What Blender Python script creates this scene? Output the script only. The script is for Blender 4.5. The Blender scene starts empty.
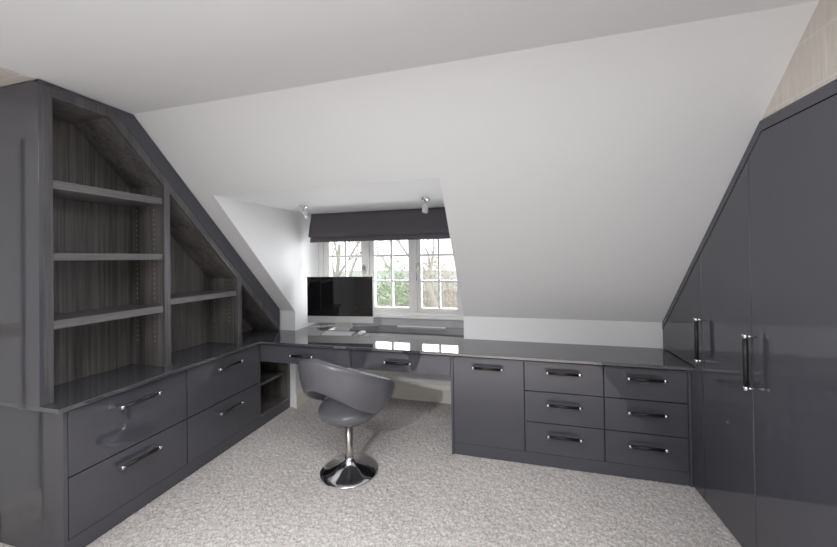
import bpy, bmesh, math, random
from mathutils import Vector, Matrix
random.seed(7)
sc = bpy.context.scene
COL = sc.collection
PI = math.pi

# ------------------------------------------------------------------ materials
def new_mat(name):
    m = bpy.data.materials.new(name); m.use_nodes = True
    nt = m.node_tree; b = nt.nodes['Principled BSDF']
    return m, nt, b

def plain(name, col, rough=.5, metal=0., bump=0., bscale=60., spec=.5, var=0., coat=0., ior=1.5):
    m, nt, b = new_mat(name)
    b.inputs['Base Color'].default_value = (*col, 1)
    b.inputs['Roughness'].default_value = rough
    b.inputs['Metallic'].default_value = metal
    b.inputs['Specular IOR Level'].default_value = spec
    b.inputs['Coat Weight'].default_value = coat
    b.inputs['IOR'].default_value = ior
    tc = nt.nodes.new('ShaderNodeTexCoord')
    nz = nt.nodes.new('ShaderNodeTexNoise'); nz.inputs['Scale'].default_value = bscale
    nz.inputs['Detail'].default_value = 3
    nt.links.new(tc.outputs['Object'], nz.inputs['Vector'])
    if bump:
        bp = nt.nodes.new('ShaderNodeBump'); bp.inputs['Strength'].default_value = bump
        bp.inputs['Distance'].default_value = .002
        nt.links.new(nz.outputs['Fac'], bp.inputs['Height']); nt.links.new(bp.outputs['Normal'], b.inputs['Normal'])
    mx = nt.nodes.new('ShaderNodeMixRGB'); mx.blend_type = 'MULTIPLY'
    mx.inputs[1].default_value = (*col, 1)
    v = nt.nodes.new('ShaderNodeMapRange'); v.inputs['To Min'].default_value = 1-var-.02; v.inputs['To Max'].default_value = 1+var
    nt.links.new(nz.outputs['Fac'], v.inputs['Value']); nt.links.new(v.outputs['Result'], mx.inputs[2])
    mx.inputs[0].default_value = 1
    nt.links.new(mx.outputs[0], b.inputs['Base Color'])
    return m

def wood(name, c0, c1, rough=.45, axis='Z', scale=26.):
    m, nt, b = new_mat(name)
    tc = nt.nodes.new('ShaderNodeTexCoord'); mp = nt.nodes.new('ShaderNodeMapping')
    s = [scale*3, scale*3, scale*3]; s['XYZ'.index(axis)] = scale*.07
    mp.inputs['Scale'].default_value = s
    n1 = nt.nodes.new('ShaderNodeTexNoise'); n1.inputs['Scale'].default_value = 1.; n1.inputs['Detail'].default_value = 5
    n1.inputs['Roughness'].default_value = .65
    mp2 = nt.nodes.new('ShaderNodeMapping'); s2 = [scale*.45]*3; s2['XYZ'.index(axis)] = scale*.012
    mp2.inputs['Scale'].default_value = s2
    n2 = nt.nodes.new('ShaderNodeTexNoise'); n2.inputs['Scale'].default_value = 1.; n2.inputs['Detail'].default_value = 2
    nt.links.new(tc.outputs['Object'], mp.inputs['Vector']); nt.links.new(mp.outputs[0], n1.inputs['Vector'])
    nt.links.new(tc.outputs['Object'], mp2.inputs['Vector']); nt.links.new(mp2.outputs[0], n2.inputs['Vector'])
    ad = nt.nodes.new('ShaderNodeMath'); ad.operation = 'MULTIPLY_ADD'; ad.inputs[1].default_value = .55
    ml = nt.nodes.new('ShaderNodeMath'); ml.operation = 'MULTIPLY'; ml.inputs[1].default_value = .45
    nt.links.new(n2.outputs['Fac'], ml.inputs[0]); nt.links.new(n1.outputs['Fac'], ad.inputs[0]); nt.links.new(ml.outputs[0], ad.inputs[2])
    cr = nt.nodes.new('ShaderNodeValToRGB')
    cr.color_ramp.elements[0].position = .36; cr.color_ramp.elements[0].color = (*c0, 1)
    cr.color_ramp.elements[1].position = .66; cr.color_ramp.elements[1].color = (*c1, 1)
    nt.links.new(ad.outputs[0], cr.inputs['Fac']); nt.links.new(cr.outputs['Color'], b.inputs['Base Color'])
    bp = nt.nodes.new('ShaderNodeBump'); bp.inputs['Strength'].default_value = .15; bp.inputs['Distance'].default_value = .001
    nt.links.new(n1.outputs['Fac'], bp.inputs['Height']); nt.links.new(bp.outputs['Normal'], b.inputs['Normal'])
    b.inputs['Roughness'].default_value = rough
    return m

def carpet_mat():
    m, nt, b = new_mat('carpet')
    tc = nt.nodes.new('ShaderNodeTexCoord')
    v = nt.nodes.new('ShaderNodeTexVoronoi'); v.inputs['Scale'].default_value = 170.
    wv = nt.nodes.new('ShaderNodeTexNoise'); wv.inputs['Scale'].default_value = 45.; wv.inputs['Detail'].default_value = 2
    sep = nt.nodes.new('ShaderNodeSeparateColor'); nt.links.new(v.outputs['Color'], sep.inputs[0])
    av = nt.nodes.new('ShaderNodeMath'); av.operation = 'MULTIPLY_ADD'; av.inputs[1].default_value = .55
    dm = nt.nodes.new('ShaderNodeMath'); dm.operation = 'MULTIPLY'; dm.inputs[1].default_value = .45
    nt.links.new(tc.outputs['Object'], wv.inputs['Vector']); nt.links.new(wv.outputs['Fac'], dm.inputs[0])
    nt.links.new(sep.outputs[0], av.inputs[0]); nt.links.new(dm.outputs[0], av.inputs[2])
    n = nt.nodes.new('ShaderNodeTexNoise'); n.inputs['Scale'].default_value = 3.; n.inputs['Detail'].default_value = 2
    nt.links.new(tc.outputs['Object'], v.inputs['Vector']); nt.links.new(tc.outputs['Object'], n.inputs['Vector'])
    cr = nt.nodes.new('ShaderNodeValToRGB')
    cr.color_ramp.elements[0].position = .18; cr.color_ramp.elements[0].color = (.39, .36, .345, 1)
    cr.color_ramp.elements[1].position = .78; cr.color_ramp.elements[1].color = (.80, .755, .735, 1)
    e = cr.color_ramp.elements.new(.46); e.color = (.625, .585, .565, 1)
    nt.links.new(av.outputs[0], cr.inputs['Fac'])
    mx = nt.nodes.new('ShaderNodeMixRGB'); mx.blend_type = 'MULTIPLY'; mx.inputs[0].default_value = 1
    mr = nt.nodes.new('ShaderNodeMapRange'); mr.inputs['To Min'].default_value = .88; mr.inputs['To Max'].default_value = 1.08
    nt.links.new(n.outputs['Fac'], mr.inputs['Value'])
    nt.links.new(cr.outputs['Color'], mx.inputs[1]); nt.links.new(mr.outputs['Result'], mx.inputs[2])
    nt.links.new(mx.outputs[0], b.inputs['Base Color'])
    bp = nt.nodes.new('ShaderNodeBump'); bp.inputs['Strength'].default_value = .6; bp.inputs['Distance'].default_value = .006
    nt.links.new(av.outputs[0], bp.inputs['Height']); nt.links.new(bp.outputs['Normal'], b.inputs['Normal'])
    b.inputs['Roughness'].default_value = 1.; b.inputs['Specular IOR Level'].default_value = .1
    return m

def wallpaper_mat():
    m, nt, b = new_mat('wallpaper')
    tc = nt.nodes.new('ShaderNodeTexCoord')
    w = nt.nodes.new('ShaderNodeTexBrick'); w.inputs['Scale'].default_value = 3.
    w.inputs['Color1'].default_value = (.70, .645, .59, 1); w.inputs['Color2'].default_value = (.67, .615, .56, 1)
    w.inputs['Mortar'].default_value = (.75, .70, .65, 1); w.inputs['Mortar Size'].default_value = .012
    w.inputs['Brick Width'].default_value = .9; w.inputs['Row Height'].default_value = .55
    mp = nt.nodes.new('ShaderNodeMapping'); mp.inputs['Rotation'].default_value = (PI/2, 0, PI/2)
    sp = nt.nodes.new('ShaderNodeSeparateXYZ'); cb = nt.nodes.new('ShaderNodeCombineXYZ')
    nt.links.new(tc.outputs['Object'], sp.inputs[0]); nt.links.new(sp.outputs['Y'], cb.inputs['X']); nt.links.new(sp.outputs['Z'], cb.inputs['Y'])
    nt.links.new(cb.outputs[0], w.inputs['Vector'])
    nz = nt.nodes.new('ShaderNodeTexNoise'); nz.inputs['Scale'].default_value = 90
    mpn = nt.nodes.new('ShaderNodeMapping'); mpn.inputs['Scale'].default_value = (1, 1, .12)
    nt.links.new(tc.outputs['Object'], mpn.inputs[0]); nt.links.new(mpn.outputs[0], nz.inputs['Vector'])
    mx = nt.nodes.new('ShaderNodeMixRGB'); mx.blend_type = 'MULTIPLY'; mx.inputs[0].default_value = 1
    mr = nt.nodes.new('ShaderNodeMapRange'); mr.inputs['To Min'].default_value = .85; mr.inputs['To Max'].default_value = 1.1
    nt.links.new(nz.outputs['Fac'], mr.inputs['Value'])
    nt.links.new(w.outputs['Color'], mx.inputs[1]); nt.links.new(mr.outputs['Result'], mx.inputs[2])
    nt.links.new(mx.outputs[0], b.inputs['Base Color']); b.inputs['Roughness'].default_value = .8
    return m

def glass_mat():
    m = bpy.data.materials.new('window_glass'); m.use_nodes = True
    nt = m.node_tree; nt.nodes.clear()
    o = nt.nodes.new('ShaderNodeOutputMaterial'); mix = nt.nodes.new('ShaderNodeMixShader')
    t = nt.nodes.new('ShaderNodeBsdfTransparent'); g = nt.nodes.new('ShaderNodeBsdfGlossy'); g.inputs['Roughness'].default_value = .0
    f = nt.nodes.new('ShaderNodeFresnel'); f.inputs['IOR'].default_value = 1.45
    nt.links.new(f.outputs[0], mix.inputs[0]); nt.links.new(t.outputs[0], mix.inputs[1]); nt.links.new(g.outputs[0], mix.inputs[2])
    nt.links.new(mix.outputs[0], o.inputs[0])
    return m

GLOSS = plain('gloss_graphite', (.077, .077, .092), .015, bscale=3, var=.03, ior=1.65)
SATIN = plain('satin_graphite', (.078, .078, .092), .33, bscale=3, var=.03, ior=1.5)
TOPM = plain('gloss_worktop', (.060, .060, .070), .03, bscale=3, var=.03, ior=2.4)
CARC = plain('carcass_dark', (.02, .02, .022), .5)
WOOD = wood('dark_oak', (.047, .044, .044), (.205, .188, .180), .34)
WOODF = wood('dark_oak_frame', (.062, .060, .064), (.140, .136, .140), .35, scale=40.)
WOODH = wood('dark_oak_shelf', (.08, .077, .08), (.18, .173, .176), .35, axis='Y', scale=40.)
PAINT = plain('white_paint', (.80, .80, .805), .75, bump=.08, bscale=220, var=.01)
WHITE = plain('white_satin', (.75, .74, .72), .35, var=.01)
SKIRT = plain('cream_skirting', (.84, .80, .74), .4, var=.01)
PAPER = wallpaper_mat()
CARPET = carpet_mat()
CHROME = plain('chrome', (.82, .82, .84), .07, metal=1., var=.01)
STEEL = plain('brushed_steel', (.50, .48, .45), .3, metal=1., var=.03)
BLACK = plain('black_grip', (.012, .012, .013), .35)
LEATH = plain('grey_leather', (.112, .110, .124), .29, bump=.12, bscale=260, var=.04)
ALU = plain('aluminium', (.62, .615, .60), .32, metal=.35, var=.01)
SCREEN = plain('black_screen', (.006, .006, .007), .02, spec=.5)
FABRIC = plain('aubergine_fabric', (.118, .108, .124), .85, bump=.3, bscale=420, var=.08)
UPST = plain('grey_upstand', (.42, .42, .43), .25, bscale=12, var=.1)
BRASS = plain('brass_peg', (.62, .47, .34), .4)
PLASTIC = plain('white_plastic', (.66, .66, .67), .35)
KEYM = plain('grey_keys', (.55, .55, .57), .4)
GLASS = glass_mat()
BARK = plain('pale_bark', (.42, .39, .34), .9, bump=.5, bscale=20, var=.25)
LEAF = plain('leaf_green', (.33, .40, .25), .7, bscale=5, var=.4)
LEAF2 = plain('dry_leaf', (.50, .43, .36), .8, bscale=5, var=.3)
LAWN = plain('lawn', (.34, .36, .30), .95, bscale=.8, var=.2)
TWIG = plain('fence_timber', (.42, .38, .34), .9, var=.1)

# ------------------------------------------------------------------ mesh builder
class MB:
    def __init__(s): s.v = []; s.f = []; s.m = []; s.sm = []
    def add(s, vs, fs, mi=0, smooth=False):
        o = len(s.v); s.v += [tuple(p) for p in vs]
        for f in fs: s.f.append([o+i for i in f]); s.m.append(mi); s.sm.append(smooth)
        return s
    def box(s, x0, x1, y0, y1, z0, z1, mi=0):
        vs = [(x, y, z) for z in (z0, z1) for y in (y0, y1) for x in (x0, x1)]
        return s.add(vs, [(0,2,3,1),(4,5,7,6),(0,1,5,4),(2,6,7,3),(0,4,6,2),(1,3,7,5)], mi)
    def prism(s, poly, ax, a, b, mi=0):
        """poly: 2-D points in the two other axes (order YZ for X, XZ for Y, XY for Z)"""
        def p3(p, t):
            if ax == 'x': return (t, p[0], p[1])
            if ax == 'y': return (p[0], t, p[1])
            return (p[0], p[1], t)
        n = len(poly)
        vs = [p3(p, a) for p in poly] + [p3(p, b) for p in poly]
        fs = [tuple(range(n))[::-1], tuple(range(n, 2*n))] + [(i, (i+1) % n, n+(i+1) % n, n+i) for i in range(n)]
        return s.add(vs, fs, mi)
    def tube(s, pts, r, n=12, mi=0, cap=True):
        pts = [Vector(p) for p in pts]; rs = r if isinstance(r, (list, tuple)) else [r]*len(pts)
        vs = []; fs = []; prev = None
        for i, p in enumerate(pts):
            d = (pts[min(i+1, len(pts)-1)] - pts[max(i-1, 0)]).normalized()
            if prev is None:
                u = d.orthogonal().normalized()
            else:
                u = (prev - d*prev.dot(d)); u = u.normalized() if u.length > 1e-6 else d.orthogonal().normalized()
            prev = u; w = d.cross(u)
            for k in range(n):
                a = 2*PI*k/n; vs.append(p + (u*math.cos(a) + w*math.sin(a))*rs[i])
        for i in range(len(pts)-1):
            for k in range(n):
                fs.append((i*n+k, i*n+(k+1) % n, (i+1)*n+(k+1) % n, (i+1)*n+k))
        s.add(vs, fs, mi, True)
        if cap:
            o = len(s.v) - len(vs)
            s.f.append([o+k for k in range(n)][::-1]); s.m.append(mi); s.sm.append(False)
            s.f.append([o+(len(pts)-1)*n+k for k in range(n)]); s.m.append(mi); s.sm.append(False)
        return s
    def lathe(s, prof, c, n=40, mi=0):
        vs = []; fs = []
        for r, z in prof:
            for k in range(n):
                a = 2*PI*k/n; vs.append((c[0]+r*math.cos(a), c[1]+r*math.sin(a), c[2]+z))
        for i in range(len(prof)-1):
            for k in range(n): fs.append((i*n+k, i*n+(k+1) % n, (i+1)*n+(k+1) % n, (i+1)*n+k))
        return s.add(vs, fs, mi, True)
    def rot(s, c, ang, start=0):
        ca, sa = math.cos(ang), math.sin(ang)
        for i in range(start, len(s.v)):
            x, y, z = s.v[i]; dx, dy = x-c[0], y-c[1]
            s.v[i] = (c[0]+dx*ca-dy*sa, c[1]+dx*sa+dy*ca, z)
        return s
    def build(s, name, mats, parent=None, bevel=0., kind=None, label=None, segs=2):
        if not isinstance(mats, (list, tuple)): mats = [mats]
        org = Vector((0, 0, 0)); p = parent
        while p is not None and p.parent is not None: p = p.parent
        if p is not None: org = Vector(p.location)
        me = bpy.data.meshes.new(name)
        me.from_pydata([tuple(Vector(v)-org) for v in s.v], [], s.f)
        for m in mats: me.materials.append(m)
        for i, pl in enumerate(me.polygons): pl.material_index = s.m[i]; pl.use_smooth = s.sm[i]
        bm = bmesh.new(); bm.from_mesh(me); bmesh.ops.recalc_face_normals(bm, faces=bm.faces); bm.to_mesh(me); bm.free()
        me.validate()
        o = bpy.data.objects.new(name, me); COL.objects.link(o)
        if parent: o.parent = parent
        if bevel:
            b = o.modifiers.new('bevel', 'BEVEL'); b.width = bevel; b.segments = segs; b.limit_method = 'ANGLE'; b.angle_limit = .6
        if kind: o['kind'] = kind
        if label: o['label'] = label
        return o

def thing(name, label, cat, loc, group=None):
    o = bpy.data.objects.new(name, None); o.empty_display_size = .1; COL.objects.link(o); o.location = loc
    o['label'] = label; o['category'] = cat
    if group: o['group'] = group
    return o
def tag(o, label, cat, group=None):
    o['label'] = label; o['category'] = cat
    if group: o['group'] = group
    return o
def struct(name, mb, m, bevel=0., parent=None):
    return mb.build(name, m, parent, bevel, kind='structure')

# ------------------------------------------------------------------ dimensions (metres)
XLW = -2.560                    # left wall
XBW = -2.470                    # back of the left units
XB = -2.163                     # bookcase front plane
XL = -2.067                     # left drawer faces
YP = 2.451                      # back unit faces
XR = 1.055                      # wardrobe faces
YK = 2.860; ZK = .9265          # knee wall
YB = 1.522; ZC = 2.302          # ceiling break
YW = 3.300                      # dormer window wall
XD0, XD1, ZD = -2.006, -.387, 1.880
H = .739; HB = .717             # worktop top / underside
YN = 1.094
YR = -2.6                       # rear wall
SL = (ZK-ZC)/(YK-YB)
def zs(y): return ZC + SL*(y-YB)
def ys(z): return YB + (z-ZC)/SL

# ------------------------------------------------------------------ setting
# carpeted floor with real pile relief
def carpet():
    import numpy as np
    rng = np.random.default_rng(3)
    x0, x1, y0, y1, st = XLW-.02, 1.72, .75, 3.32, .006
    nx = int((x1-x0)/st)+1; ny = int((y1-y0)/st)+1
    X, Y = np.meshgrid(np.linspace(x0, x1, nx), np.linspace(y0, y1, ny))
    h = rng.random((ny, nx))
    h = (h + np.roll(h, 1, 0) + np.roll(h, 1, 1) + np.roll(np.roll(h, 1, 0), 1, 1))/4
    X = X + (rng.random((ny, nx))-.5)*st*.5; Y = Y + (rng.random((ny, nx))-.5)*st*.5
    X[:, 0] = x0; X[:, -1] = x1; Y[0] = y0; Y[-1] = y1
    Z = (h-.5)*.012-.001
    co = np.stack([X, Y, Z], -1).reshape(-1, 3)
    i = np.arange(ny*nx).reshape(ny, nx)
    q = np.stack([i[:-1, :-1], i[:-1, 1:], i[1:, 1:], i[1:, :-1]], -1).reshape(-1, 4)
    me = bpy.data.meshes.new('floor')
    me.vertices.add(len(co)); me.vertices.foreach_set('co', co.ravel())
    me.loops.add(q.size); me.loops.foreach_set('vertex_index', q.ravel().astype(np.int32))
    me.polygons.add(len(q)); me.polygons.foreach_set('loop_start', np.arange(0, q.size, 4, dtype=np.int32))
    me.update(calc_edges=True); me.validate()
    me.polygons.foreach_set('use_smooth', np.ones(len(q), dtype=bool))
    me.materials.append(CARPET)
    o = bpy.data.objects.new('floor', me); COL.objects.link(o); o['kind'] = 'structure'
carpet()
struct('floor', MB().box(XLW-.12, 1.80, YR-.12, .75, -.10, 0).box(XLW-.12, 1.80, .75, 3.42, -.12, -.014), CARPET)

struct('ceiling', MB().box(XLW-.12, 1.8, YR-.12, YB, ZC, ZC+.12), PAINT)
# sloping ceiling with the dormer opening cut out: three slabs
def slope_slab(mb, xa, xb, ya, yb):
    n = Vector((-SL, 1)).normalized()*.12        # outwards in (y,z) is (+,+)
    n = Vector((-SL/math.hypot(SL, 1), 1/math.hypot(SL, 1)))*.12
    mb.prism([(ya, zs(ya)), (yb, zs(yb)), (yb+n.x, zs(yb)+n.y), (ya+n.x, zs(ya)+n.y)], 'x', xa, xb)
sm = MB()
slope_slab(sm, XLW-.12, XD0, YB, YK); slope_slab(sm, XD1, 1.8, YB, YK); slope_slab(sm, XD0, XD1, YB, ys(ZD))
struct('ceiling_slope', sm, PAINT)
struct('wall_back', MB().box(XLW-.12, XD0, YK, YK+.1, 0, ZK).box(XD1, 1.8, YK, YK+.1, 0, ZK), PAINT)
cheek = [(ys(ZD)+.006, ZD), (YK+.004, ZK+.002), (YK+.004, 0), (YW+.12, 0), (YW+.12, ZD)]
struct('wall_dormer_left', MB().prism(cheek, 'x', XD0-.1, XD0-.0006), PAINT)
struct('wall_dormer_right', MB().prism(cheek, 'x', XD1+.0006, XD1+.1), PAINT)
struct('ceiling_dormer', MB().box(XD0-.1, XD1+.1, ys(ZD)+.008, YW+.12, ZD+.0006, ZD+.1), PAINT)
WZ0, WZ1 = .846, 1.80            # window frame bottom/top
struct('wall_window', MB().box(XD0, XD1, YW, YW+.12, 0, WZ0-.03).box(XD0, XD1, YW, YW+.12, WZ1, ZD), PAINT)
# left wall with a door opening, behind/left of the camera (seen mirrored in the gloss)
DY0, DY1, DZ = .08, .884, 2.02
struct('wall_left', MB().box(XLW-.12, XLW, YR-.12, DY0, 0, ZC).box(XLW-.12, XLW, DY1, YK+.1, 0, ZC).box(XLW-.12, XLW, DY0, DY1, DZ, ZC), PAINT)
dr = struct('door_1', MB().box(XLW-.06, XLW-.02, DY0+.01, DY1-.01, .012, DZ-.01)
            .box(XLW-.022, XLW-.012, DY0+.10, DY1-.10, .2, .9).box(XLW-.022, XLW-.012, DY0+.10, DY1-.10, 1.1, 1.88), WHITE, .003)
struct('trim_1', MB().box(XLW, XLW+.022, DY1, DY1+.075, 0, DZ+.075).box(XLW, XLW+.022, DY0-.075, DY0, 0, DZ+.075)
       .box(XLW, XLW+.022, DY0, DY1, DZ, DZ+.075), WHITE, .006)
MB().tube([(XLW-.02, DY1-.07, 1.0), (XLW+.04, DY1-.07, 1.0), (XLW+.04, DY1-.19, 1.0)], .009, 10).build('door_handle', CHROME, dr)
struct('trim_2', MB().box(XLW, -2.186, YR, YN-.004, ZC-.006, ZC+.01), PAPER)   # papered band of the ceiling over the door side
# right: papered wall above and in front of the wardrobes
struct('wall_right', MB().prism([(YR-.12, 0), (.20, 0), (.20, 1.998), (ys(1.998), 1.998), (YB, ZC), (YR-.12, ZC)], 'x', XR+.004, XR+.16)
       .box(1.68, 1.80, YR-.12, YK+.1, 0, ZC), PAPER)
# rear wall behind the camera; its wide unseen window is added for daylight
RX0, RX1, RZ0, RZ1 = -1.9, .3, .75, 2.05
struct('wall_rear', MB().box(XLW-.12, RX0, YR-.12, YR, 0, ZC).box(RX1, 1.8, YR-.12, YR, 0, ZC)
       .box(RX0, RX1, YR-.12, YR, 0, RZ0).box(RX0, RX1, YR-.12, YR, RZ1, ZC), PAINT)
w2 = MB()
for x in (RX0, RX0+.715, RX0+1.43, RX1-.06): w2.box(x, x+.06, YR-.09, YR-.03, RZ0, RZ1)
w2.box(RX0, RX1, YR-.09, YR-.03, RZ0, RZ0+.06).box(RX0, RX1, YR-.09, YR-.03, RZ1-.06, RZ1)
struct('added_window', w2, WHITE)

def skirting(name, pts, ax):
    mb = MB()
    for (a, b, c, s) in pts:      # a..b along, c plane, s sign of projection
        prof = [(c, 0), (c+s*.018, 0), (c+s*.018, .13), (c+s*.014, .145), (c+s*.006, .165), (c, .168)]
        if ax == 'y': mb.prism([(p[0], p[1]) for p in prof], 'y', a, b)       # runs along y, poly in XZ
        else: mb.prism([(p[0], p[1]) for p in prof], 'x', a, b)               # runs along x, poly in YZ
    return struct(name, mb, SKIRT)
skirting('baseboard_left', [(DY1+.076, YN+.025, XLW, 1), (YR, DY0-.076, XLW, 1)], 'y')
skirting('baseboard_back', [(XD0+.019, XD1-.001, YW, -1)], 'x')
skirting('baseboard_dormer', [(YK-.018, YW, XD0, 1)], 'y')
skirting('baseboard_rear', [(XLW, XR, YR, 1)], 'x')

# window_1 : three casements
GX = [(-1.885, -1.512), (-1.366, -.995), (-.866, -.507)]
GZ0, GZ1 = .918, 1.712
SZ = [1.184, 1.447]
win = struct('window_1', MB().box(XD0, XD0+.055, YW-.01, YW+.07, WZ0, WZ1).box(XD1-.055, XD1, YW-.01, YW+.07, WZ0, WZ1)
     .box(XD0+.055, XD1-.055, YW-.01, YW+.07, WZ0, WZ0+.03).box(XD0+.055, XD1-.055, YW-.01, YW+.07, WZ1-.03, WZ1)
     .box(-1.462, -1.416, YW-.01, YW+.07, WZ0+.03, WZ1-.03).box(-.953, -.907, YW-.01, YW+.07, WZ0+.03, WZ1-.03), WHITE, .004)
sx = [(XD0+.057, -1.464), (-1.414, -.955), (-.905, XD1-.057)]
for (g0, g1), (s0, s1) in zip(GX, sx):
    z0, z1 = WZ0+.032, WZ1-.032
    mb = MB().box(s0, g0, YW+.0, YW+.055, z0, z1).box(g1, s1, YW+.0, YW+.055, z0, z1)
    mb.box(g0, g1, YW+.0, YW+.055, z0, GZ0).box(g0, g1, YW+.0, YW+.055, GZ1, z1)
    gm = (g0+g1)/2
    mb.box(gm-.011, gm+.011, YW+.012, YW+.05, GZ0, GZ1)
    for z in SZ: mb.box(g0, gm-.011, YW+.012, YW+.05, z-.011, z+.011).box(gm+.011, g1, YW+.012, YW+.05, z-.011, z+.011)
    sash = mb.build('window_sash', WHITE, win, .003)
    MB().box(g0-.003, g1+.003, YW+.028, YW+.034, GZ0-.003, GZ1+.003).build('window_pane', GLASS, sash)
for hx, hz in ((-1.475, 1.20), (-.893, 1.22)):
    MB().box(hx-.011, hx+.011, YW-.008, YW+.002, hz+.06, hz+.15).tube([(hx, YW-.008, hz+.115), (hx, YW-.04, hz+.125), (hx+.004, YW-.045, hz+.08), (hx-.008, YW-.045, hz-.02)], [.008, .009, .008, .006], 8).build('window_handle', STEEL, win)
struct('window_sill', MB().box(XD0, XD1, YW-.045, YW+.02, WZ0-.030, WZ0), WHITE, .006)

# ------------------------------------------------------------------ handles
def handle(par, c, ax, out, L):
    """bar handle: black grip with chrome end collars and posts, standing off the face"""
    c = Vector(c); out = Vector(out); a = {'x': Vector((1,0,0)), 'y': Vector((0,1,0)), 'z': Vector((0,0,1))}[ax]
    g = c + out*.038
    MB().tube([g-a*(L/2-.016), g+a*(L/2-.016)], .0100, 14).build('handle_grip', BLACK, par, label='black grip of the handle')
    for s in (-1, 1):
        e = g+a*(s*L/2); i = g+a*(s*(L/2-.017)); p = g+a*(s*(L/2-.009))
        MB().tube([i, e], .0112, 14).tube([c+a*(s*(L/2-.009))-out*.001, p], .0062, 10).build('handle_post', CHROME, par, label='polished chrome end post of the handle')

# ------------------------------------------------------------------ left run of drawers
def left_unit(y0, y1, label):
    t = thing('drawer_unit', label, 'drawers', (-2.26, (y0+y1)/2, .085), 'floor-standing drawer units under the left worktop')
    MB().box(XBW+.004, XL-.020, y0, y1, .086, HB-.002).build('carcass', CARC, t)
    for z0, z1, hz in ((.0875, .381, .314), (.387, .704, .636)):
        d = MB().box(XL-.018, XL, y0+.003, y1-.003, z0, z1).build('drawer', GLOSS, t, .0015)
        handle(d, (XL, (y0+y1)/2, hz), 'y', (1, 0, 0), .220)
    return t
left_unit(1.147, 1.775, 'wide gloss graphite two-drawer unit nearest the camera under the bookcase')
left_unit(1.775, 2.437, 'wide gloss graphite two-drawer unit next to the inside corner of the desk')
tag(MB().box(XLW+.001, XL+.001, 1.128, 1.1465, 0, HB-.001).build('end_panel', GLOSS, None, .001),
    'glossy graphite end panel closing the near end of the left drawers', 'panel')
tag(MB().box(XL-.022, XL-.004, 1.147, 2.858, .0, .0845).build('plinth', GLOSS, None, .001),
    'long low graphite plinth on the carpet under the left drawers', 'plinth', 'plinths along the carpet')
# open corner cupboard
t = thing('open_shelf_unit', 'open dark wood shelf cupboard in the corner under the desk', 'shelf unit', (-2.26, 2.68, .085))
MB().box(XBW+.004, XL, 2.4375, 2.4555, .086, HB-.002).build('side_panel', GLOSS, t, .001)
MB().box(XBW+.004, XL, 2.832, 2.8575, .086, HB-.002).build('side_panel', WOOD, t, .001, label='dark wood side panel at the far side')
MB().box(XBW+.004, XBW+.016, 2.456, 2.8315, .086, HB-.002).build('back_panel', WOOD, t)
MB().box(XBW+.017, XL, 2.456, 2.8315, .086, .104).build('bottom_panel', WOOD, t)
MB().box(XBW+.017, XL-.03, 2.456, 2.8315, .332, .352).build('shelf', WOODH, t)

# ------------------------------------------------------------------ worktop (one L-shaped piece running into the dormer)
poly = [(XLW+.002, YN), (-2.032, YN), (-2.032, 2.416), (XR-.002, 2.416), (XR-.002, YK-.002), (XD1-.002, YK-.002),
        (XD1-.002, YW-.016), (XD0+.002, YW-.016), (XD0+.002, YK-.002), (XLW+.002, YK-.002)]
tag(MB().prism(poly, 'z', HB, H).build('worktop', TOPM, None, .003, segs=3), 'glossy graphite L-shaped worktop running along left side, window and right', 'worktop')
tag(MB().box(XD0+.002, XD1-.002, YW-.015, YW, H-.02, WZ0-.031).build('upstand', UPST, None, .001), 'grey upstand strip behind the desk just below the window sill', 'upstand')

# ------------------------------------------------------------------ desk drawers
def desk_drawer(x0, x1, label):
    t = thing('desk_unit', label, 'drawer', ((x0+x1)/2, 2.6, .563), 'shallow drawers under the desk')
    MB().box(x0+.0005, x1, YP+.020, YK-.03, .566, HB).build('carcass', CARC, t)
    d = MB().box(x0+.003, x1-.003, YP, YP+.018, .561, .704).build('drawer_front', GLOSS, t, .0015)
    handle(d, ((x0+x1)/2, YP, .638), 'x', (0, -1, 0), .215)
desk_drawer(XL+.002, -1.221, 'shallow gloss desk drawer above the open corner shelves')
desk_drawer(-1.221, -.4302, 'shallow gloss desk drawer beside the tall single-door cupboard')

# ------------------------------------------------------------------ back right units
tag(MB().box(-.430, -.414, YP-.004, YK-.004, 0, HB-.001).build('end_panel', GLOSS, None, .001), 'narrow graphite end panel between knee space and single-door cupboard', 'panel')
t = thing('cupboard', 'single-door gloss graphite cupboard right of the knee space', 'cupboard', (-.17, 2.65, .085))
MB().box(-.413, .076, YP+.020, YK-.004, .086, HB-.002).build('carcass', CARC, t)
d = MB().box(-.411, .074, YP, YP+.018, .0875, .704).build('door', GLOSS, t, .0015)
handle(d, (-.168, YP, .643), 'x', (0, -1, 0), .215)
def back_unit(x0, x1, label):
    t = thing('drawer_unit', label, 'drawers', ((x0+x1)/2, 2.65, .085), 'three-drawer units under the right worktop')
    MB().box(x0, x1, YP+.020, YK-.004, .086, HB-.002).build('carcass', CARC, t)
    for z0, z1, hz in ((.0875, .291, .222), (.296, .500, .430), (.505, .704, .644)):
        d = MB().box(x0+.003, x1-.003, YP, YP+.018, z0, z1).build('drawer', GLOSS, t, .0015)
        handle(d, ((x0+x1)/2, YP, hz), 'x', (0, -1, 0), .215)
back_unit(.0765, .570, 'three-drawer gloss graphite unit beside the single-door cupboard')
back_unit(.570, 1.036, 'three-drawer gloss graphite unit next to the tall wardrobe')
tag(MB().box(1.0365, 1.0535, YP, YP+.02, .0, HB-.002).build('filler_strip', GLOSS, None, .0008), 'narrow graphite filler strip between right drawers and wardrobe', 'filler')
tag(MB().box(-.4135, 1.036, YP+.004, YP+.019, 0, .0845).build('plinth', GLOSS, None, .001), 'long low graphite plinth on the carpet under the right cupboard and drawers', 'plinth', 'plinths along the carpet')

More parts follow.
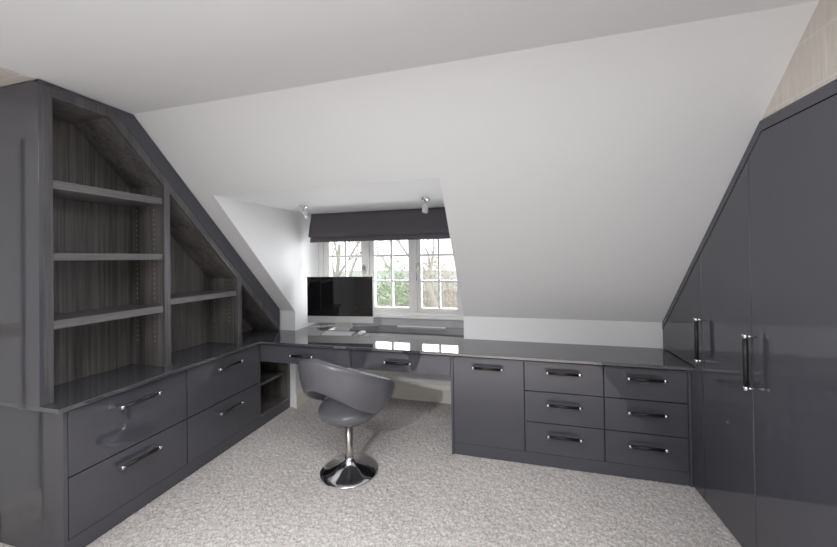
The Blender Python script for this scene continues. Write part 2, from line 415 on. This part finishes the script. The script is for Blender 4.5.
# ------------------------------------------------------------------ wardrobe
t = thing('wardrobe', 'tall glossy graphite fitted wardrobe cut to the sloping ceiling', 'wardrobe', (1.35, 1.6, 0))
ZT = 1.993
def cut(y0, y1, z0, ztop, drop):
    """door outline in (y,z) under a flat top ztop and the slope dropped by `drop`"""
    f = lambda y: zs(y)-drop
    yb = YB + (ztop+drop-ZC)/SL
    pts = [(y0, z0), (y1, z0)]
    pts.append((y1, min(ztop, f(y1))))
    if y0 < yb < y1: pts.append((yb, ztop))
    pts.append((y0, min(ztop, f(y0))))
    return pts
edges = [.20, .80, 1.40, 1.901, 2.324]
for a, b in zip(edges[:-1], edges[1:]):
    d = MB().prism(cut(a+.0015, b-.0015, .006, ZT-.047, .058), 'x', XR, XR+.018).build('door', GLOSS, t, .003)
    handle(d, (XR, b-.024, .928), 'z', (-1, 0, 0), .252)
MB().prism(cut(2.3255, YK-.004, H+.003, ZT-.047, .058), 'x', XR, XR+.018).build('door', GLOSS, t, .003, label='small sloping door above the worktop')
MB().box(XR, XR+.018, 2.3255, YP+.02, .006, H+.0025).build('filler_panel', GLOSS, t)
fas = [(.20, ZT-.044), (YB+(ZT-.044+.054-ZC)/SL, ZT-.044), (YK-.004, zs(YK-.004)-.054), (YK-.004, zs(YK-.004)-.004), (ys(ZT)-.004, ZT), (.20, ZT)]
MB().prism(fas, 'x', XR-.002, XR+.02).build('fascia', GLOSS, t, .001)
MB().prism(cut(.20, YK-.004, 0, ZT-.002, .012), 'x', XR+.021, 1.67).build('carcass', CARC, t)

# ------------------------------------------------------------------ bookcase
t = thing('bookcase', 'built-in dark wood bookcase following the slope, standing on the left worktop', 'bookcase', (-2.32, 1.9, H))
XBK = XBW+.004
lo = lambda y: min(2.234, 1.903-1.0464*(y-1.713))          # underside of the soffit
yl = 1.713-(2.234-1.903)/1.0464
hi = lambda y: min(2.283, lo(y)+.066) if y > 1.42 else 2.283
yh = 1.713-(2.283-.066-1.903)/1.0464
yend = lambda off: 1.713+(1.903+off-H)/1.0464
MB().prism([(YN, H), (YN+.017, H), (YN+.017, ZC-.009), (YN, ZC-.009)], 'x', XLW+.002, XB+.002).build('side_panel', GLOSS, t, .001, label='glossy graphite side panel')
def upright(y0, y1):
    z = lambda y: lo(y)+.004
    pts = [(y0, H), (y1, H), (y1, z(y1))]
    if y0 < yl < y1: pts.append((yl, 2.238))
    pts.append((y0, z(y0)))
    return MB().prism(pts, 'x', XBK+.013, XB).build('upright', WOODF, t, .0008)
u1 = upright(YN+.0175, 1.149); u2 = upright(1.706, 1.746); u3 = upright(2.318, 2.362)
# dark inner linings carrying the peg holes
def lining(y0, y1, ztop):
    f = lambda y: lo(y)-.002
    return MB().prism([(y0, H+.0005), (y1, H+.0005), (y1, f(y1)), (y0, f(y0))], 'x', XBK+.013, XB-.022).build('lining', WOOD, t)
l0 = lining(1.1495, 1.153, 0); l1 = lining(1.7025, 1.7055, 0); l2 = lining(1.7465, 1.7495, 0); l3 = lining(2.3145, 2.3175, 0); l4 = lining(2.3625, 2.3655, 0)
def pegs(yface, nrm, zlist, par):
    for x in (-2.395, -2.245):
        for z in zlist: MB().tube([(x, yface, z), (x, yface+nrm*.0012, z)], .0034, 8).build('peg_hole', BRASS, par)
pz = lambda a, b: [a+.032*i for i in range(int((b-a)/.032)+1)]
pegs(1.7025, -1, pz(.90, 1.07)+pz(1.18, 1.42)+pz(1.50, 1.77)+pz(1.85, 1.88), l1)
pegs(2.3145, -1, pz(.92, 1.10)+pz(1.19, 1.24), l3)
pegs(1.153, 1, pz(.90, 1.07)+pz(1.18, 1.42)+pz(1.50, 1.77), l0)
MB().prism([(YN+.018, H), (2.82, H), (2.82, lo(2.82)+.02), (yl, 2.25), (YN+.018, 2.25)], 'x', XBK, XBK+.0125).build('back_panel', WOOD, t)
yi = yend(0)-.002
MB().prism([(YN+.0175, 2.234), (yl, 2.234), (yi, H+.001), (2.837, H+.001), (2.837, lo(2.837)+.0655), (yh, 2.283), (YN+.0175, 2.283)], 'x', XBK, XB).build('soffit_frame', WOODF, t, .0008, label='dark wood frame under the sloping fascia')
MB().prism([(1.154, 2.2335), (yl, 2.2335), (2.80, lo(2.80)-.0005), (2.80, lo(2.80)-.004), (yl-.001, 2.230), (1.154, 2.230)], 'x', XBK+.013, XB-.022).build('soffit_lining', WOOD, t)
MB().prism([(YN, 2.2835), (yh, 2.2835), (2.838, lo(2.838)+.066), (2.838, zs(2.838)-.005), (YB-.002, ZC-.004), (YN, ZC-.004)], 'x', XB-.018, XB+.003).build('fascia', SATIN, t, .0008)
for y0, y1, z0, z1 in ((1.1535, 1.702, 1.787, 1.829), (1.1535, 1.702, 1.431, 1.469), (1.1535, 1.702, 1.092, 1.134), (1.750, 2.314, 1.132, 1.171)):
    MB().box(XBK+.014, XB-.008, y0, y1, z0, z1).build('shelf', WOODH, t, .001)

# light switch on the left wall (seen mirrored in the bookcase side)
t = thing('light_switch', 'flat steel light switch plate, seen mirrored in the glossy bookcase side', 'light switch', (XLW, 1.004, 1.07))
MB().box(XLW+.0005, XLW+.007, 0.963, 1.046, 1.029, 1.112).build('plate', STEEL, t, .002)
MB().box(XLW+.0075, XLW+.012, 0.984, 1.000, 1.056, 1.085).box(XLW+.0075, XLW+.012, 1.008, 1.024, 1.056, 1.085).build('rocker', STEEL, t, .001)

# ------------------------------------------------------------------ roman blind
t = thing('roman_blind', 'dark aubergine roman blind half raised across the top of the window', 'blind', (-1.19, 3.1, 1.62))
bx0, bx1 = -1.955, -.400
def cloth(prof, x0, x1, name, n=60, wob=.004, th=.004):
    """cloth sheet: profile of (y,z) swept along x with soft creases and a real thickness"""
    vs = []; fs = []; m = len(prof)
    for side in (0, 1):
        for i in range(n+1):
            x = x0+(x1-x0)*i/n
            for k, (y, z) in enumerate(prof):
                w = wob*math.sin(i*.9+k*1.7)*math.sin(i*.31+k*.6) if 0 < k < m-1 else 0
                vs.append((x+(-.012 if i == 0 else .012 if i == n else 0)*(k/(m-1)), y+w+side*th, z))
    def idx(s, i, k): return s*(n+1)*m+i*m+k
    for s in (0, 1):
        for i in range(n):
            for k in range(m-1): fs.append((idx(s,i,k), idx(s,i+1,k), idx(s,i+1,k+1), idx(s,i,k+1)))
    for i in range(n):
        for k in (0, m-1): fs.append((idx(0,i,k), idx(0,i+1,k), idx(1,i+1,k), idx(1,i,k)))
    for i in (0, n):
        for k in range(m-1): fs.append((idx(0,i,k), idx(0,i,k+1), idx(1,i,k+1), idx(1,i,k)))
    return MB().add(vs, fs, 0, True).build(name, FABRIC, t)
cloth([(3.072, ZD-.002), (3.070, 1.84), (3.062, 1.79), (3.050, 1.74), (3.040, 1.69), (3.034, 1.660), (3.038, 1.645), (3.058, 1.640)], bx0, bx1, 'front_panel')
cloth([(3.072, 1.66), (3.060, 1.638), (3.054, 1.61), (3.056, 1.594), (3.072, 1.590)], bx0+.004, bx1-.002, 'lower_fold', wob=.001)
MB().box(bx0+.01, bx1-.01, 3.106, 3.15, ZD-.05, ZD-.001).build('headrail', WHITE, t)
MB().prism([(3.084, 1.606), (3.12, 1.606), (3.12, 1.83), (3.106, 1.83)], 'x', bx0+.012, bx1-.012).build('folded_layers', FABRIC, t)

# ------------------------------------------------------------------ dormer spotlights
def spot(x, y, label, tilt):
    t = thing('spotlight', label, 'spotlight', (x, y, ZD), 'spotlights on the dormer ceiling')
    MB().lathe([(0, 0), (.036, 0), (.036, -.008), (.030, -.018), (.012, -.022), (0, -.022)], (x, y, ZD-.0005), 28).build('ceiling_plate', CHROME, t)
    MB().tube([(x, y, ZD-.02), (x, y, ZD-.06)], .005, 10).build('stem', STEEL, t)
    a = Vector((x, y, ZD-.055)); d = Vector(tilt).normalized()
    MB().tube([a-d*.012, a-d*.008, a+d*.055, a+d*.06], [.010, .020, .024, .026], 20).tube([a+d*.061, a+d*.064], .019, 16, mi=1).build('lamp_head', [CHROME, WHITE], t)
spot(-1.702, 2.555, 'small steel spotlight near the left end of the blind', (.25, .55, -.9))
spot(-.62, 2.532, 'small steel spotlight in front of the right half of the blind', (-.12, .05, -1))

# ------------------------------------------------------------------ computer on the desk
c0 = (-1.597, 2.982); ang = math.radians(7)
t = thing('desktop_computer', 'silver all-in-one computer with dark screen standing on desk by the window', 'computer', (c0[0], c0[1], H))
def R(mb): return mb.rot(c0, ang)
zb, zt = .802, 1.250; hw = .331; y0 = c0[1]
R(MB().box(c0[0]-hw, c0[0]+hw, y0, y0+.012, zb, zt)).build('casing', ALU, t, .006)
R(MB().prism([(y0+.0125, zb+.03), (y0+.0125, zt-.03), (y0+.045, zt-.16), (y0+.052, zb+.2), (y0+.045, zb+.12)], 'x', c0[0]-.24, c0[0]+.24)).build('back_shell', ALU, t, .01)
R(MB().box(c0[0]-hw+.003, c0[0]+hw-.003, y0-.003, y0-.0005, zb+.066, zt-.003)).build('screen', SCREEN, t, .001)
ft = MB().prism([(c0[0]-.10, y0-.055), (c0[0]+.10, y0-.055), (c0[0]+.085, y0+.12), (c0[0]-.085, y0+.12)], 'z', H+.0005, H+.008)
R(ft).build('stand_foot', ALU, t, .002)
R(MB().prism([(y0+.118, H+.006), (y0+.105, H+.006), (y0+.046, zb+.17), (y0+.056, zb+.17)], 'x', c0[0]-.085, c0[0]+.085)).build('stand_arm', ALU, t, .002)
kc = (-1.515, 2.80)
t = thing('keyboard', 'thin pale keyboard lying on the desk in front of the computer', 'keyboard', (kc[0], kc[1], H))
MB().prism([(kc[1]-.058, H+.0005), (kc[1]+.058, H+.0005), (kc[1]+.058, H+.013), (kc[1]-.058, H+.005)], 'x', kc[0]-.14, kc[0]+.14).rot(kc, ang).build('base', ALU, t, .001)
km = MB()
for r in range(5):
    for k in range(13):
        x = kc[0]-.134+k*.0208; y = kc[1]-.052+r*.0215; z = H+.0055+.008*(y-kc[1]+.058)/.116
        km.box(x, x+.017, y, y+.017, z, z+.003)
km.rot(kc, ang).build('keys', PLASTIC, t)
mc = (-1.315, 2.865)
vs = MB()
prof = []
n = 16
rows = [(1, .0), (1, .008), (.93, .015), (.7, .021), (.35, .0235), (.02, .024)]
V = []; F = []
for s_, z in rows:
    for k in range(n):
        a = 2*PI*k/n; V.append((mc[0]+.029*s_*math.copysign(abs(math.cos(a))**.8, math.cos(a)), mc[1]+.056*s_*math.copysign(abs(math.sin(a))**.8, math.sin(a)), H+.0005+z))
for i in range(len(rows)-1):
    for k in range(n): F.append((i*n+k, i*n+(k+1) % n, (i+1)*n+(k+1) % n, (i+1)*n+k))
F.append(tuple(range(n))[::-1]); F.append(tuple((len(rows)-1)*n+k for k in range(n)))
tag(vs.add(V, F, 0, True).build('computer_mouse', PLASTIC), 'small white mouse on the desk right of the keyboard', 'mouse')
tag(MB().box(-1.095, -.612, 3.218, 3.246, H+.0005, H+.012).build('desk_strip', PLASTIC, None, .002), 'long thin white strip lying on the desk below the window', 'strip')
tag(MB().tube([(-1.93, 3.00, H+.004), (-1.90, 3.03, H+.004), (-1.80, 3.12, H+.004), (-1.65, 3.18, H+.004), (-1.50, 3.20, H+.004), (-1.3, 3.24, H+.004)], .0035, 8).build('power_cable', PLASTIC), 'thin cable lying on the desk behind the computer', 'cable')

# ------------------------------------------------------------------ swivel chair
CX, CY = -1.063, 2.095
FACE = math.radians(-14)           # turn of the whole chair about its column
t = thing('swivel_chair', 'grey leather crescent-back swivel chair on a chrome disc base', 'chair', (CX, CY, 0))
MB().lathe([(0, .004), (.192, .004), (.194, .008), (.190, .013), (.165, .022), (.12, .033), (.075, .047), (.045, .064), (.032, .085), (.029, .098), (0, .098)], (CX, CY, 0), 64).build('base', CHROME, t)
MB().lathe([(.0245, .09), (.0245, .33), (.019, .33), (.019, .40)], (CX, CY, 0), 24).build('column', STEEL, t)
# seat shell: rounded cushion with a tucked underside
def seat():
    n = 48; prof = [(.0, .372), (.10, .360), (.15, .364), (.182, .382), (.200, .408), (.204, .430), (.196, .450), (.165, .466), (.10, .470), (.0, .468)]
    V = []; F = []
    for r, z in prof:
        for k in range(n):
            a = 2*PI*k/n; x = math.cos(a); y = math.sin(a)
            sq = (abs(x)**3+abs(y)**3)**(-1/3)*.35+.65
            V.append((CX+r*x*sq*1.0, CY+r*y*sq+.02, z-.012*max(0, -y)*(r/.2)))
    for i in range(len(prof)-1):
        for k in range(n): F.append((i*n+k, i*n+(k+1) % n, (i+1)*n+(k+1) % n, (i+1)*n+k))
    return MB().add(V, F, 0, True).rot((CX, CY), FACE)
seat().build('seat', LEATH, t)
def smooth(x): x = max(0, min(1, x)); return x*x*(3-2*x)
def back():
    """crescent: a band swept round the seat, tall behind and dropping to the arms, with a cut-out above the seat"""
    N = 72; A = 122.; M = 18; V = []; F = []; ring = []; rim = []
    for i in range(N+1):
        deg = -A+2*A*i/N; u = abs(deg); a = math.radians(deg)
        zt = .820-.066*(u/49)**1.45
        zb = .625-.185*smooth(u/85)
        e = max(0, (u-96)/(A-96))             # rounded arm end
        c = zb+(zt-zb)*.55; k_ = math.sqrt(max(0.0, 1-e*e))*.97+.03
        zt, zb = c+(zt-c)*k_, c+(zb-c)*k_
        fwd = 1+.10*smooth((u-60)/60)
        rt, rb = .308*fwd, (.228-.03*smooth(u/80))*fwd
        H0, H1 = .40, .80
        th = .022*(.35+.65*k_)
        sec = []
        for k in range(M):
            b = 2*PI*k/M; v = math.sin(b); w = math.cos(b)
            sv = math.copysign(abs(v)**.6, v); sw = math.copysign(abs(w)**.6, w)
            z = (zt+zb)/2+(zt-zb)/2*sv
            f = (z-H0)/(H1-H0)
            r = rb+(rt-rb)*math.sin(max(0, min(1.2, f))*PI/2)**.9+th*sw
            sec.append((CX+r*math.sin(a), CY+.01-r*math.cos(a), z))
        ring.append(len(V)); V += sec; rim.append(sec[5])
    for i in range(N):
        for k in range(M):
            F.append((ring[i]+k, ring[i]+(k+1) % M, ring[i+1]+(k+1) % M, ring[i+1]+k))
    F.append(tuple(ring[0]+k for k in range(M))); F.append(tuple(ring[N]+k for k in range(M)))
    return MB().add(V, F, 0, True).rot((CX, CY), FACE), MB().tube(rim[6:-6], .0045, 8).rot((CX, CY), FACE)
bk, pipe = back()
br = bk.build('backrest', LEATH, t)
pipe.build('piping', LEATH, br)
MB().tube([(CX-.02, CY+.02, .368), (CX-.16, CY+.09, .365), (CX-.29, CY+.16, .385)], .0055, 10).tube([(CX-.29, CY+.16, .385), (CX-.33, CY+.18, .392)], .011, 10, mi=1).build('height_lever', [CHROME, BLACK], t)

# ------------------------------------------------------------------ garden beyond the window
tag(MB().box(-60, 60, 3.6, 120, -3.3, -3.2).build('lawn', LAWN), 'pale winter lawn below the window', 'lawn')['kind'] = 'structure'
def tree(x, y, h, r, seed, label, lean=0., spread=1., depth=5):
    rnd = random.Random(seed)
    mb = MB()
    def limb(p, d, L, rad, dep):
        pts = [p]; rs = [rad]; q = p.copy(); dd = d.copy()
        for i in range(4):
            dd = (dd+Vector((rnd.uniform(-.22, .22), rnd.uniform(-.22, .22), rnd.uniform(-.05, .16)))*spread).normalized()
            q = q+dd*L/4; pts.append(q.copy()); rs.append(max(.008, rad*(1-.13*(i+1))))
        mb.tube(pts, rs, 6 if dep > 2 else 4, cap=False)
        if dep > 0:
            for j in range(3 if dep > 1 else 4):
                k = rnd.choice((2, 3, 4)); a = rnd.uniform(0, 2*PI); w = rnd.uniform(.5, .95)
                nd = (dd*(1-w*.45)+Vector((math.cos(a), math.sin(a), rnd.uniform(0, .5)))*w).normalized()
                limb(pts[k], nd, L*rnd.uniform(.55, .8), rs[k]*.62, dep-1)
    limb(Vector((x, y, -3.22)), Vector((lean, 0, 1)).normalized(), h*.42, r, depth)
    o = mb.build('bare_tree', BARK); tag(o, label, 'tree', 'bare trees in the garden')
    return o
tree(-2.55, 13.5, 9.5, .22, 3, 'bare winter tree with forked trunk outside the right-hand casement', spread=1.3, depth=6)
tree(-13.6, 25.0, 14, .26, 8, 'bare winter tree outside the left-hand casement beside the computer', depth=6)
tree(-10, 44.0, 13, .26, 21, 'slender bare tree far behind the green shrub', depth=6)
tree(-25, 50.0, 13, .28, 34, 'distant bare tree seen through the left-hand casement', depth=6)
def shrub(x, y, z0, rx, rz, n, seed, m, label, name='leafy_shrub'):
    rnd = random.Random(seed); t = thing(name, label, 'shrub', (x, y, z0))
    mb = MB()
    for i in range(n):
        a = rnd.uniform(0, 2*PI); c = rnd.uniform(-1, 1); rr = rnd.uniform(.45, 1)**.5*(1+.25*math.sin(3*a+seed)*rnd.random())
        s = math.sqrt(1-c*c); p = Vector((x+rx*rr*s*math.cos(a), y+rx*rr*s*math.sin(a), z0+rz*(1+rr*c)))
        u = Vector((rnd.uniform(-1, 1), rnd.uniform(-1, 1), rnd.uniform(-1, 1))).normalized(); w = u.orthogonal().normalized()
        L = rnd.uniform(.05, .11)
        mb.add([p-u*L, p+w*L*.45, p+u*L, p-w*L*.45], [(0, 1, 2, 3)])
    mb.build('foliage', m, t)
    sm_ = MB()
    for i in range(6):
        a = rnd.uniform(0, 2*PI)
        sm_.tube([(x, y, z0), (x+rx*.3*math.cos(a), y+rx*.3*math.sin(a), z0+rz*.8), (x+rx*.6*math.cos(a), y+rx*.6*math.sin(a), z0+rz*1.5)], [.05, .035, .012], 6)
    sm_.build('stems', BARK, t)
shrub(-3.95, 11.0, -3.22, 1.0, 2.15, 3000, 5, LEAF, 'green leafy shrub outside the middle casement')
shrub(-4.2, 18.5, -3.22, 1.5, 2.5, 2200, 11, LEAF2, 'loose brownish shrub behind the right-hand bare tree')
t = thing('garden_fence', 'low pale timber fence crossing the garden beyond the trees', 'fence', (-6, 32, -3.2))
fb = MB()
for i in range(90): fb.box(-22+i*.36, -21.7+i*.36, 32, 32.04, -3.2, -1.7)
fb.build('boards', TWIG, t)
fb = MB().box(-22, 10.4, 32.05, 32.12, -2.9, -2.8).box(-22, 10.4, 32.05, 32.12, -2.0, -1.9).build('rails', TWIG, t)

# ------------------------------------------------------------------ light
w = bpy.data.worlds.new('overcast_sky'); sc.world = w; w.use_nodes = True
nt = w.node_tree; bg = nt.nodes['Background']
tc = nt.nodes.new('ShaderNodeTexCoord'); nz = nt.nodes.new('ShaderNodeTexNoise'); nz.inputs['Scale'].default_value = 2.
cr = nt.nodes.new('ShaderNodeValToRGB')
cr.color_ramp.elements[0].color = (.86, .92, 1, 1); cr.color_ramp.elements[1].color = (1, 1, 1, 1)
nt.links.new(tc.outputs['Generated'], nz.inputs['Vector']); nt.links.new(nz.outputs['Fac'], cr.inputs['Fac']); nt.links.new(cr.outputs['Color'], bg.inputs['Color'])
bg.inputs['Strength'].default_value = 2.2
w.cycles.sampling_method = 'NONE'

def area(name, loc, rot, sx, sy, power, col=(1, 1, 1)):
    l = bpy.data.lights.new(name, 'AREA'); l.shape = 'RECTANGLE'; l.size = sx; l.size_y = sy; l.energy = power; l.color = col
    o = bpy.data.objects.new(name, l); COL.objects.link(o); o.location = loc; o.rotation_euler = rot
    return o
# daylight through the dormer window
area('dormer_window_daylight', (-1.19, YW+.5, 1.36), (-PI/2, 0, 0), 1.9, 1.1, 92, (.95, .975, 1))
# added unseen fill lamps facing up and down; besides them one adjustable spot
area('added_ceiling_fill', (-.3, .35, ZC-.02), (0, 0, 0), 1.9, .8, 31, (.965, .985, 1))  # added fill at ceiling height, no fitting in the room
area('added_upward_fill', (-.5, -.4, 1.65), (PI, 0, 0), .9, .6, 13, (.965, .985, 1))  # added out of view to brighten the ceiling by upward light
def spotlamp(name, loc, target, power, size, blend, rad, col=(1, 1, 1)):
    l = bpy.data.lights.new(name, 'SPOT'); l.energy = power; l.spot_size = size; l.spot_blend = blend; l.shadow_soft_size = rad; l.color = col
    o = bpy.data.objects.new(name, l); COL.objects.link(o); o.location = loc
    o.rotation_euler = (Vector(target)-Vector(loc)).to_track_quat('-Z', 'Y').to_euler()
spotlamp('ceiling_spot_lamp', (-1.0, -1.5, 2.2), (-.8, 1.9, .0), 190, .80, .7, .05, (.97, .985, 1))
for x in (-.6, .5): spotlamp('added_floor_bounce', (x, .15, ZC-.03), (x, .2, 0), 215, 1.35, 1, .12, (.965, .985, 1))  # added unseen spots, bounce light off the carpet to the ceiling

# ------------------------------------------------------------------ camera
F, PX, PY, YAW, PITCH, ROLL, CH = 341.62, 418.0, 255.375, -.2645, .0072, -.0138, 1.42
cy, sy = math.cos(YAW), math.sin(YAW); cp, sp = math.cos(PITCH), math.sin(PITCH)
fw = Vector((sy*cp, cy*cp, sp)); r = Vector((cy, -sy, 0)); u = r.cross(fw)
rr = r*math.cos(ROLL)+u*math.sin(ROLL); uu = u*math.cos(ROLL)-r*math.sin(ROLL)
M = Matrix((rr, uu, -fw)).transposed().to_4x4(); M.translation = (0, 0, CH)
cd = bpy.data.cameras.new('camera'); cam = bpy.data.objects.new('camera', cd); COL.objects.link(cam)
cam.matrix_world = M
cd.sensor_fit = 'HORIZONTAL'; cd.sensor_width = 36; cd.lens = 36*F/837
cd.shift_x = (418.5-PX)/837; cd.shift_y = (PY-273.5)/837
cd.clip_start = .02; cd.clip_end = 300
sc.camera = cam
sc.view_settings.view_transform = 'Standard'; sc.view_settings.look = 'None'
sc.view_settings.exposure = 0; sc.view_settings.gamma = 1
sc.view_settings.use_curve_mapping = False
sc.cycles.use_denoising = True
sc.cycles.use_adaptive_sampling = False
sc.cycles.max_bounces = 10; sc.cycles.diffuse_bounces = 6; sc.cycles.glossy_bounces = 5
sc.cycles.sample_clamp_indirect = 6
